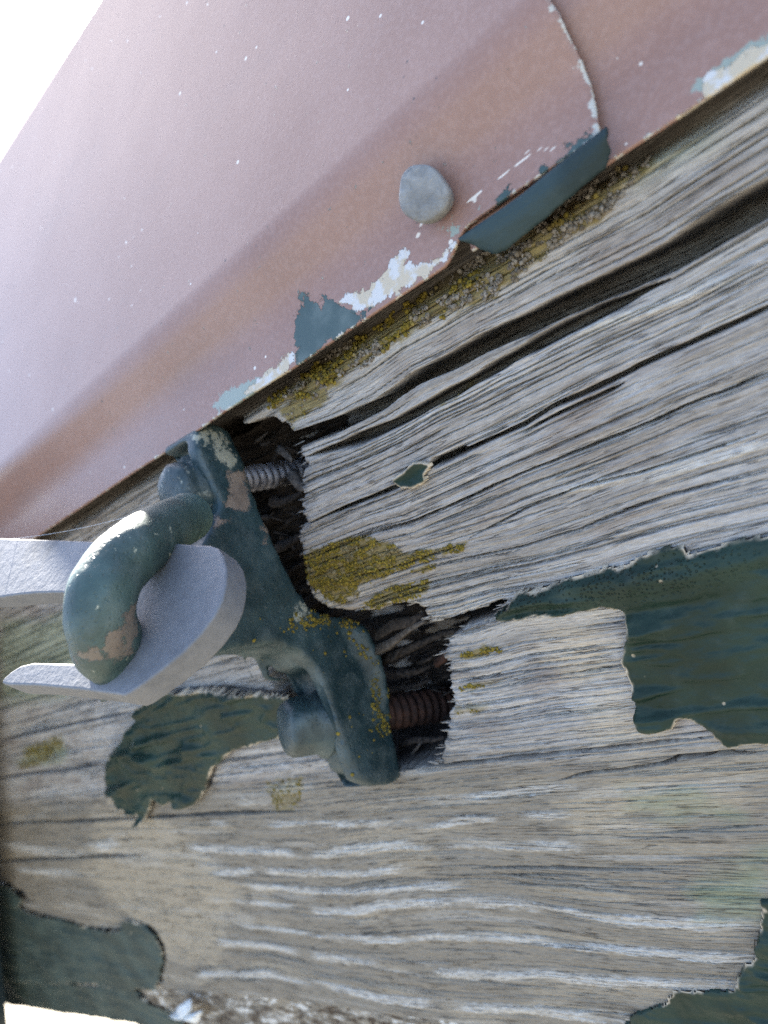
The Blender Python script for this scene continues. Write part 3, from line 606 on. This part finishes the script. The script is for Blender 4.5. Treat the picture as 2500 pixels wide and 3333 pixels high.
K4s = CE([(1090, 740), (1100, 690), (1230, 610), (1260, 540), (1290, 440), (1420, 400), (1500, 330), (1659, 250), (1800, 150), (1800, 330), (1659, 360), (1400, 540), (1200, 660), (1000, 800), (900, 880), (960, 800)])
P1s = C8([(960, 1830), (990, 1780), (1060, 1740), (1130, 1710), (1210, 1690), (1200, 1740), (1080, 1820), (990, 1845)]); P2s = C1([(1080, 300), (1180, 260), (1260, 320), (1380, 240), (1340, 90), (1400, 210), (1450, 210), (1300, 340), (1180, 350)])
P3s = CE([(1150, 560), (1400, 360), (1659, 190), (1800, 100), (1800, 300), (1300, 560)])
SCR = [C9([(850, 500), (960, 420), (1050, 350), (1130, 290), (1200, 250)]), C9([(1120, 270), (1180, 255), (1265, 253)]), C9([(660, 570), (640, 630), (628, 695)]), C9([(1060, 470), (1130, 410), (1190, 365)]), C9([(890, 470), (905, 520), (925, 580)]), C1([(1440, 10), (1360, 60), (1280, 130)])]
def seg_dist(px, py, poly):
    d = np.full(px.shape, 1e9)
    for (ax, ay), (bx, by) in zip(poly, poly[1:]):
        ex, ey = bx - ax, by - ay; t = np.clip(((px - ax) * ex + (py - ay) * ey) / (ex * ex + ey * ey), 0, 1)
        d = np.minimum(d, np.hypot(px - ax - t * ex, py - ay - t * ey))
    return d
def sheet(name, x_lo, x_hi, dy, masks, label, edges):
    n = len(PS); cols = np.concatenate([np.linspace(0, .35, 60, endpoint=False), np.linspace(.35, 1, 520)]) if x_lo[0] < -200 else np.linspace(0, 1, 280)
    X = x_lo[:, None] + (x_hi - x_lo)[:, None] * cols[None]
    Yp = np.repeat(PQ[:, :1], len(cols), 1) + dy; Zp = np.repeat(PQ[:, 1:], len(cols), 1)
    if 'lap' in edges:                    # the lapped sheet is cut back above its turned-down flange
        lift = 5.0 * sstep(49, 57, X); lift = lift * np.clip(1 - PS / 24., 0, 1)[:, None]
        s_ = np.minimum(PS[:, None] + lift, PS[-1]); Yp = np.interp(s_, PS, PQ[:, 0]) + dy; Zp = np.interp(s_, PS, PQ[:, 1])
    near = np.exp(-PS / 9.)[:, None]
    Yp = Yp + .5 * near * fbm(X / 45, Zp / 40, 2, 160 + int(dy * 3)) + .35 * fbm(X / 90, Zp / 60, 2, 166)
    Zp = Zp + .45 * near * fbm(X / 30, X * 0, 3, 170 + int(dy * 3))
    V = np.stack([X / 1000, Yp / 1000, Zp / 1000 + H], -1).reshape(-1, 3); px, py, dp = proj(V)
    a = {}
    for k, polys in masks.items():
        v = np.zeros(len(V), np.float32)
        for p in polys: v = np.maximum(v, np.clip(.5 - sdf_box(px, py, p, 60) / 36., 0, 1.1))
        a[k] = v
    sc = np.zeros(len(V))
    if 'scratch' in edges:
        for p in SCR: sc = np.maximum(sc, np.clip(1.1 - seg_dist(px, py, p) / 4., 0, 1))
    a['scratch'] = sc * (vnoise(px / 12, py / 12, 180) > .3)
    dl = (x_hi[:, None] - X).ravel() if 'lap' in edges else np.full(len(V), 99.)
    db = np.repeat(PS, len(cols)); a['edge'] = np.clip(np.maximum(.62 - dl / 3.0, .36 - db / 2.6), 0, 1)
    o = link(name, np_mesh(name, V, grid_faces(n, len(cols)), a), M_SHEET)
    m = o.modifiers.new('thickness', 'SOLIDIFY'); m.thickness = .0009; m.offset = -1
    return tag(o, label, 'metal sheet')
nP = len(PS)
sh1 = sheet('metal_sheet', np.full(nP, -900.), CUT, -2.2, dict(green=[G1s, G2s, G3s], cream=[K1s, K2s, K3s], pale=[P1s, P2s]), 'red brown capping sheet on the left, lapped on top, held by the nail', ('lap', 'scratch'))
sh2 = sheet('metal_sheet', np.maximum(CUT - 30, 30), np.full(nP, 420.), 0., dict(green=[], cream=[K4s], pale=[P3s]), 'red brown capping sheet at the right, tucked under the lapped sheet', ())
# the turned-down green flange on the lapped sheet
ft = [(1490, 776), (1560, 728), (1640, 674), (1700, 630), (1800, 548), (1900, 468), (1972, 412)]
fb = [(1530, 792), (1565, 812), (1612, 828), (1650, 812), (1700, 770), (1800, 690), (1900, 605), (1975, 545), (1990, 490)]
tt = np.linspace(0, 1, 60); fa = np.array(ft); fbb = np.array(fb)
up_ = np.stack([np.interp(tt, np.linspace(0, 1, len(fa)), fa[:, 0]), np.interp(tt, np.linspace(0, 1, len(fa)), fa[:, 1])], 1)
dn_ = np.stack([np.interp(tt, np.linspace(0, 1, len(fbb)), fbb[:, 0]), np.interp(tt, np.linspace(0, 1, len(fbb)), fbb[:, 1])], 1) + (np.random.default_rng(3).random((60, 2)) - .5) * 4
A = at(up_[:, 0], up_[:, 1], -.0096); B = at(dn_[:, 0], dn_[:, 1], -.0088)
rows = [A + (B - A) * t + np.array([0, -.0009, 0]) * math.sin(math.pi * t) for t in np.linspace(0, 1, 10)]
V = np.concatenate(rows) - np.array([0, 0, 0]); e = np.repeat(np.linspace(0, 1, 10), 60)
fl = np_mesh('flange', V, grid_faces(10, 60), dict(edge=np.clip(1 - e * 12, 0, 1) * 0, pits=e * 0))
M_FL = paint_mat('worn_green_flange_paint', (.014, .028, .031), .5)
o = link('flange', fl, M_FL, sh1); o['label'] = 'turned down edge painted dark green, torn at its left end'
m = o.modifiers.new('thickness', 'SOLIDIFY'); m.thickness = .0008; m.offset = 1

# ------------------------------------------------------------------ nail
nc_ = at(1394., 640., -.0066)
nail = empty('nail', nc_); tag(nail, 'flat dull grey nail head hammered into the red brown sheet', 'nail')
bm = bmesh.new(); n = 40; rn = random.Random(9); pr_ = [(0, .0034, 0), (.5, .0033, 1), (.90, .0033, 1), (.97, .0030, 1), (1.0, .0024, 1), (1.0, .0012, 1), (.96, .0, 1), (.45, -.0004, 1), (.42, -.012, 1)]
rad = [.0055 * (1 + .05 * math.sin(2 * a + .6) + .04 * math.sin(3 * a + 2) + .025 * math.sin(5 * a)) for a in [2 * math.pi * k / n for k in range(n)]]
c0 = bm.verts.new((0, 0, .0032)); prev = None
for q, zz, _ in pr_[1:]:
    ring = [bm.verts.new((rad[k] * q * math.cos(2 * math.pi * k / n), rad[k] * q * math.sin(2 * math.pi * k / n) * .93, zz + rn.uniform(-.00012, .00012))) for k in range(n)]
    for k in range(n):
        if prev is None: bm.faces.new((c0, ring[k], ring[(k + 1) % n]))
        else: bm.faces.new((prev[k], ring[k], ring[(k + 1) % n], prev[(k + 1) % n]))
    prev = ring
bm.faces.new(prev[::-1])
me = bm_mesh('head', bm); rot = Vector((.22, -.95, .10)).normalized().to_track_quat('Z', 'X').to_matrix().to_4x4(); me.transform(rot)
o = link('head', me, M_NAIL); o.parent = nail

# ------------------------------------------------------------------ bracket
def atx_l(pts, x): a = np.array(pts, float); return atx(a[:, 0], a[:, 1], x) - [0, 0, H]
prof = atx_l([(632, 1392), (665, 1378), (700, 1374), (745, 1402), (775, 1460), (800, 1530), (815, 1600), (850, 1690), (900, 1800), (950, 1900), (1000, 1982), (1060, 2004), (1120, 2010), (1165, 2045), (1195, 2105), (1230, 2190), (1250, 2270), (1270, 2360), (1290, 2440), (1308, 2530), (1270, 2552), (1210, 2558), (1160, 2535), (1135, 2480), (1110, 2400), (1085, 2315), (1056, 2235), (1022, 2165), (980, 2118), (900, 2092), (800, 2100), (700, 2125), (600, 2152), (520, 2190)], -.040)[:, 1:]
prof = np.vstack([prof, [[-.0585, -.0115], [-.0590, -.0045], [-.045, .0035], [-.0335, .0085], [-.0243, .0129], [-.0171, .0172], [-.0129, .0212], [-.0128, .0277], [-.0125, .036]]])
bracket = empty('bracket', (0, 0, H)); tag(bracket, 'cast iron bracket with chipped dark green paint bolted over the hole in the beam', 'bracket')
bm = bmesh.new(); fr = [bm.verts.new((-.0395, y, z)) for y, z in prof]; bk = [bm.verts.new((-.0565 if z > .016 or z < -.024 else -.0605, y, z)) for y, z in prof]; n = len(prof)
bm.faces.new(fr); bm.faces.new(bk[::-1])
for k in range(n): bm.faces.new((fr[k], bk[k], bk[(k + 1) % n], fr[(k + 1) % n]))
bmesh.ops.triangulate(bm, faces=[f for f in bm.faces if len(f.verts) > 4])
me = bm_mesh('casting', bm)
tmp = bpy.data.objects.new('tmp', me); S.collection.objects.link(tmp)
r = tmp.modifiers.new('r', 'REMESH'); r.mode = 'VOXEL'; r.voxel_size = .0008
sm = tmp.modifiers.new('s', 'SMOOTH'); sm.factor = .5; sm.iterations = 8
ev = tmp.evaluated_get(bpy.context.evaluated_depsgraph_get()); me2 = bpy.data.meshes.new_from_object(ev); bpy.data.objects.remove(tmp)
v = np.zeros(len(me2.vertices) * 3, np.float32); me2.vertices.foreach_get('co', v); v = v.reshape(-1, 3)
nn = np.zeros(len(me2.vertices) * 3, np.float32); me2.vertices.foreach_get('normal', nn); nn = nn.reshape(-1, 3)
# hollow the front of the upper lug a little and give the casting its uneven coat
v += nn * (.00035 * fbm(v[:, 2] * 220 + v[:, 0] * 90, v[:, 1] * 220 - v[:, 0] * 70, 3, 190))[:, None]
rec = sstep(-.0435, -.0475, v[:, 0]) * sstep(-.007, -.010, v[:, 1])
v[:, 1] += rec * (.0065 * sstep(.013, .019, v[:, 2]) * sstep(.041, .037, v[:, 2]) + .0055 * sstep(-.030, -.036, v[:, 2]))
leg = sstep(-.022, -.034, v[:, 2]); v[:, 0] += leg * (.004 * sstep(.004, .012, v[:, 1]) - .002 * np.clip((-.012 - v[:, 1]) / .01, 0, 1))
me2.vertices.foreach_set('co', v.ravel())
px, py, dp = proj(v + [0, 0, H])
pix = lambda p: np.clip(.5 - sdf_box(px, py, p, 60) / 30., 0, 1.05) * (nn[:, 0] > -.2)
rust = np.maximum.reduce([pix([(742, 1530), (800, 1535), (810, 1600), (812, 1660), (770, 1665), (735, 1655), (745, 1590)]), pix([(700, 1680), (760, 1690), (690, 1730)]) * .8, pix([(855, 1700), (875, 1710), (872, 1780), (852, 1780)]) * .8])
crm = np.maximum(pix([(610, 1420), (680, 1385), (745, 1420), (770, 1500), (760, 1535), (700, 1500), (690, 1450), (640, 1440)]) * .72, pix([(945, 1970), (1000, 1960), (1020, 2020), (950, 2030)]) * .6)
for k_, a_ in (('rust', rust), ('cream', crm)): me2.attributes.new(k_, 'FLOAT', 'POINT').data.foreach_set('value', a_.astype(np.float32))
o = link('casting', me2, M_CAST); o.parent = bracket
# lichen on the bracket edge
vv = v; rg = np.random.default_rng(77)
m = (nn[:, 0] > .15) & (vv[:, 2] < -.010) & (vv[:, 2] > -.064)
cand = np.where(m)[0]; d1 = seg_dist(px[cand], py[cand], [(960, 2035), (1040, 2018), (1120, 2020), (1165, 2060), (1195, 2120), (1215, 2200), (1230, 2280), (1252, 2370), (1262, 2410)])
wt = np.exp(-(d1 / 22.) ** 2); sel = cand[rg.random(len(cand)) < wt * .9 * (vnoise(px[cand] / 28, py[cand] / 28, 201) > .40)]
sel = np.concatenate([np.repeat(sel, 3), rg.choice(cand, 60)]); sel = rg.choice(sel, min(len(sel), 2600), replace=False)
o = grains('lichen', vv[sel] + nn[sel] * .0001 + (rg.random((len(sel), 3)) - .5) * .0009, nn[sel], .00014 + .00055 * rg.random(len(sel)) ** 2.5, rg.random(len(sel)), np.zeros(len(sel)), None, 'yellow lichen grains along the edge of the bracket', 78); o.parent = bracket

# ------------------------------------------------------------------ bolts
def threaded(a, b, r, pitch, depth):
    a = Vector(a); b = Vector(b); L = (b - a).length; n = 28; m = int(L / pitch * 12); bm = bmesh.new(); rings = []
    for i in range(m + 1):
        z = L * i / m
        ring = []
        for k in range(n):
            th = 2 * math.pi * k / n; ph = (z / pitch - k / n) % 1.; rr = r - depth * (abs(ph - .5) * 2) ** 1.3
            ring.append(bm.verts.new((rr * math.cos(th), rr * math.sin(th), z)))
        rings.append(ring)
    for p, q in zip(rings, rings[1:]):
        for k in range(n): bm.faces.new((p[k], p[(k + 1) % n], q[(k + 1) % n], q[k]))
    bm.faces.new(rings[0][::-1]); bm.faces.new(rings[-1])
    me = bm_mesh('shank', bm); me.transform(Matrix.Translation(a) @ (b - a).to_track_quat('Z', 'X').to_matrix().to_4x4()); return me
def bolt_head(c, ax, r, h, sides, seed, flare=0.):
    rg = random.Random(seed); bm = bmesh.new(); n = 48; rings = []
    for q, z in ((1.0, -.0065), (1.0, -.0015), (1.18 + flare, -.0008), (1.2 + flare, .0006), (1.0, .0022), (1., h * .55), (.97, h * .85), (.86, h), (.62, h * 1.05), (.4, h * 1.08), (.1, h * 1.09)):
        ring = []
        for k in range(n):
            th = 2 * math.pi * k / n; hx = math.cos(math.pi / sides) / math.cos((th % (2 * math.pi / sides)) - math.pi / sides)
            hx = 1 + (hx - .93) * (.45 if q <= 1 else .1)
            rr = r * q * hx * (1 + .03 * math.sin(3 * th + seed) + rg.uniform(-.008, .008)); ring.append(bm.verts.new((rr * math.cos(th), rr * math.sin(th), z)))
        rings.append(ring)
    for p, q in zip(rings, rings[1:]):
        for k in range(n): bm.faces.new((p[k], p[(k + 1) % n], q[(k + 1) % n], q[k]))
    bm.faces.new(rings[-1]); bm.faces.new(rings[0][::-1])
    me = bm_mesh('head', bm); me.transform(Matrix.Translation(Vector(c)) @ Vector(ax).to_track_quat('Z', 'X').to_matrix().to_4x4()); return me
Hv = np.array([0, 0, H])
def bolt(name, hp, hy, tp, ty, r, hr, hl, mat, label, seed, cream):
    a = atx(float(hp[0]), float(hp[1]), hy) - Hv; b = atx(float(tp[0]), float(tp[1]), ty) - Hv
    e = empty(name, (0, 0, H)); tag(e, label, 'bolt', 'bolts fixing the bracket')
    me = bolt_head(a, a - b, hr, hl, 6, seed)
    n_ = len(me.vertices); me.attributes.new('rust', 'FLOAT', 'POINT'); me.attributes.new('cream', 'FLOAT', 'POINT').data.foreach_set('value', np.full(n_, cream, np.float32))
    o = link('head', me, M_CAST); o.parent = e
    o = link('shank', threaded(a, b, r, .0027, .0009), mat); o.parent = e; return e
bolt('bolt', (628, 1588), -.0495, (990, 1530), -.050, .0042, .0076, .0070, M_THREAD, 'upper bolt with pale worn paint and bare grey thread', 3, .22)
bolt('bolt', (1050, 2350), -.0505, (1490, 2284), -.036, .0056, .0084, .0115, M_RUST, 'lower bolt with dark green head and rusted brown thread', 5, 0.)

# ------------------------------------------------------------------ forked plate and hooked rod
Pp = atd(150., 1850., .185); npl = np.array([.20, -.63, .75]); npl /= np.linalg.norm(npl)
def onpl(p):
    a = np.array(p, float); d = ray(a[:, 0], a[:, 1]); t = ((Pp - CAM) @ npl) / (d @ npl); return CAM + t[:, None] * d - Hv
ctrl = CD([(-420, 735), (0, 748), (330, 758), (560, 766), (900, 772), (1060, 783), (1130, 785), (1175, 800), (1207, 850), (1222, 920), (1218, 1000), (1200, 1080), (1160, 1165), (1090, 1260), (990, 1365), (880, 1455), (780, 1530), (700, 1585), (665, 1600), (620, 1592), (440, 1568), (200, 1545), (40, 1541), (6, 1532), (18, 1505), (60, 1468), (110, 1437), (180, 1420), (300, 1423), (400, 1425), (440, 1400), (470, 1340), (470, 1250), (440, 1150), (390, 1070), (330, 1042), (200, 1045), (100, 1053), (0, 1068), (-420, 1090)])
out = onpl(ctrl)
fork = empty('forked_plate', (0, 0, H)); tag(fork, 'thick grey galvanised forked plate held on the green hooked rod', 'plate')
bm = bmesh.new(); vs = [bm.verts.new(p) for p in out]; f = bm.faces.new(vs)
if f.normal.dot(Vector(npl)) < 0: f.normal_flip()
bm.normal_update()
ex = bmesh.ops.extrude_face_region(bm, geom=[f]); mv = [g for g in ex['geom'] if isinstance(g, bmesh.types.BMVert)]
bmesh.ops.translate(bm, verts=mv, vec=Vector(-npl * .0062))
me = bm_mesh('plate', bm); o = link('plate', me, M_GALV, smooth=True); o.parent = fork
bv = o.modifiers.new('bevel', 'BEVEL'); bv.width = .0007; bv.segments = 3; bv.limit_method = 'ANGLE'; bv.angle_limit = math.radians(50); bv.harden_normals = True
o.modifiers.new('wn', 'WEIGHTED_NORMAL')

pth = [(622, 1679, .186), (616, 1682, .185), (604, 1688, .183), (522, 1731, .166), (438, 1790, .1535), (374, 1852, .149), (336, 1925, .1455), (326, 2005, .1445), (342, 2068, .1465)]
pts = [atd(float(a), float(b), d) - Hv for a, b, d in pth]
base = onpl([(372, 2118)])[0]; pts.append(base + npl * .0005); pts.append(base - npl * .009)
cl = spline(pts, 10); nrad = np.interp(np.linspace(0, 1, len(cl)), [0, .012, .03, .3, .5, .8, 1], [.0052, .0057, .0059, .0062, .0065, .0068, .0072])
rod = empty('hooked_rod', (0, 0, H)); tag(rod, 'bent green rod with chipped paint hooked down through the grey forked plate', 'hook')
me = tube_mesh('rod', cl, list(nrad), 40)
v = np.zeros(len(me.vertices) * 3, np.float32); me.vertices.foreach_get('co', v); v = v.reshape(-1, 3)
nn_ = np.zeros(len(me.vertices) * 3, np.float32); me.vertices.foreach_get('normal', nn_); nn_ = nn_.reshape(-1, 3)
v += nn_ * (.00022 * fbm(v[:, 2] * 260 + v[:, 0] * 120, v[:, 1] * 260, 3, 222))[:, None]; me.vertices.foreach_set('co', v.ravel())
px, py, dp = proj(v + Hv)
rr = np.clip(.5 - sdf_box(px, py, CD([(540, 1320), (560, 1260), (650, 1210), (680, 1130), (740, 1090), (760, 1250), (700, 1400), (540, 1420), (400, 1420), (390, 1370)]), 90) / 30., 0, 1.1) * .72
me.attributes.new('rust', 'FLOAT', 'POINT').data.foreach_set('value', rr.astype(np.float32)); me.attributes.new('cream', 'FLOAT', 'POINT')
o = link('rod', me, M_ROD); o.parent = rod

# spider thread from the rod to the far arm of the plate
M_SILK = plain_mat('spider_silk', (.75, .75, .75), (.85, .85, .85), 300, .3)
a = atd(430., 1678., .196); b = atd(-60., 1762., .205)
pts = [a + (b - a) * t + np.array([0, 0, -.0012]) * math.sin(math.pi * t) for t in np.linspace(0, 1, 24)]
o = link('spider_thread', tube_mesh('spider_thread', pts, .000045, 6), M_SILK)
tag(o, 'fine spider thread strung from the green rod past the far arm of the plate', 'spider thread')

# loose white flake caught on the bottom edge
M_FLAKE = plain_mat('bleached_paint_flake', (.62, .63, .61), (.80, .80, .78), 500, .7)
fl_out = C5([(1150, 1655), (1180, 1640), (1220, 1590), (1270, 1570), (1300, 1610), (1295, 1670), (1340, 1660), (1360, 1660), (1345, 1705), (1260, 1705), (1205, 1680)])
P = np.array([at(a, b, -.004) for a, b in fl_out]); cen = P.mean(0)
bm = bmesh.new(); c0 = bm.verts.new(cen + [0, -.004, 0]); vs = [bm.verts.new(p + np.array([0, (.0012 if k % 2 else -.0016), 0])) for k, p in enumerate(P)]
for k in range(len(vs)): bm.faces.new((c0, vs[k], vs[(k + 1) % len(vs)]))
bmesh.ops.subdivide_edges(bm, edges=bm.edges[:], cuts=2, use_grid_fill=True, fractal=.25, seed=3)
o = link('paint_flake', bm_mesh('paint_flake', bm), M_FLAKE); m = o.modifiers.new('thickness', 'SOLIDIFY'); m.thickness = .0012
tag(o, 'curled white paint flake caught on the bottom edge of the beam', 'paint flake')

# leaning post at the far end
M_POST = plain_mat('dark_painted_post', (.010, .020, .024), (.020, .034, .036), 40, .5)
a = at(-2., 2925., -.012); b = at(34., 3333., -.012); d = (b - a); d /= np.linalg.norm(d)
tpt = a - d * .26; bpt = b + d * ((b[2]) / -d[2]); side = np.array([-1., 0, 0]); side = side - d * (side @ d); side /= np.linalg.norm(side); fw = np.cross(d, side)
bm = bmesh.new(); ring = lambda p: [bm.verts.new(p + side * s + fw * q) for s, q in ((0, 0), (.09, 0), (.09, .09 * np.sign(fw[1]) * -1), (0, .09 * np.sign(fw[1]) * -1))]
r0 = ring(tpt); r1 = ring(bpt)
for k in range(4): bm.faces.new((r0[k], r0[(k + 1) % 4], r1[(k + 1) % 4], r1[k]))
bm.faces.new(r0[::-1]); bm.faces.new(r1)
bmesh.ops.bevel(bm, geom=bm.edges[:], offset=.004, segments=2, affect='EDGES')
tag(link('post', bm_mesh('post', bm), M_POST), 'dark painted leaning post at the far left end of the beam', 'post')
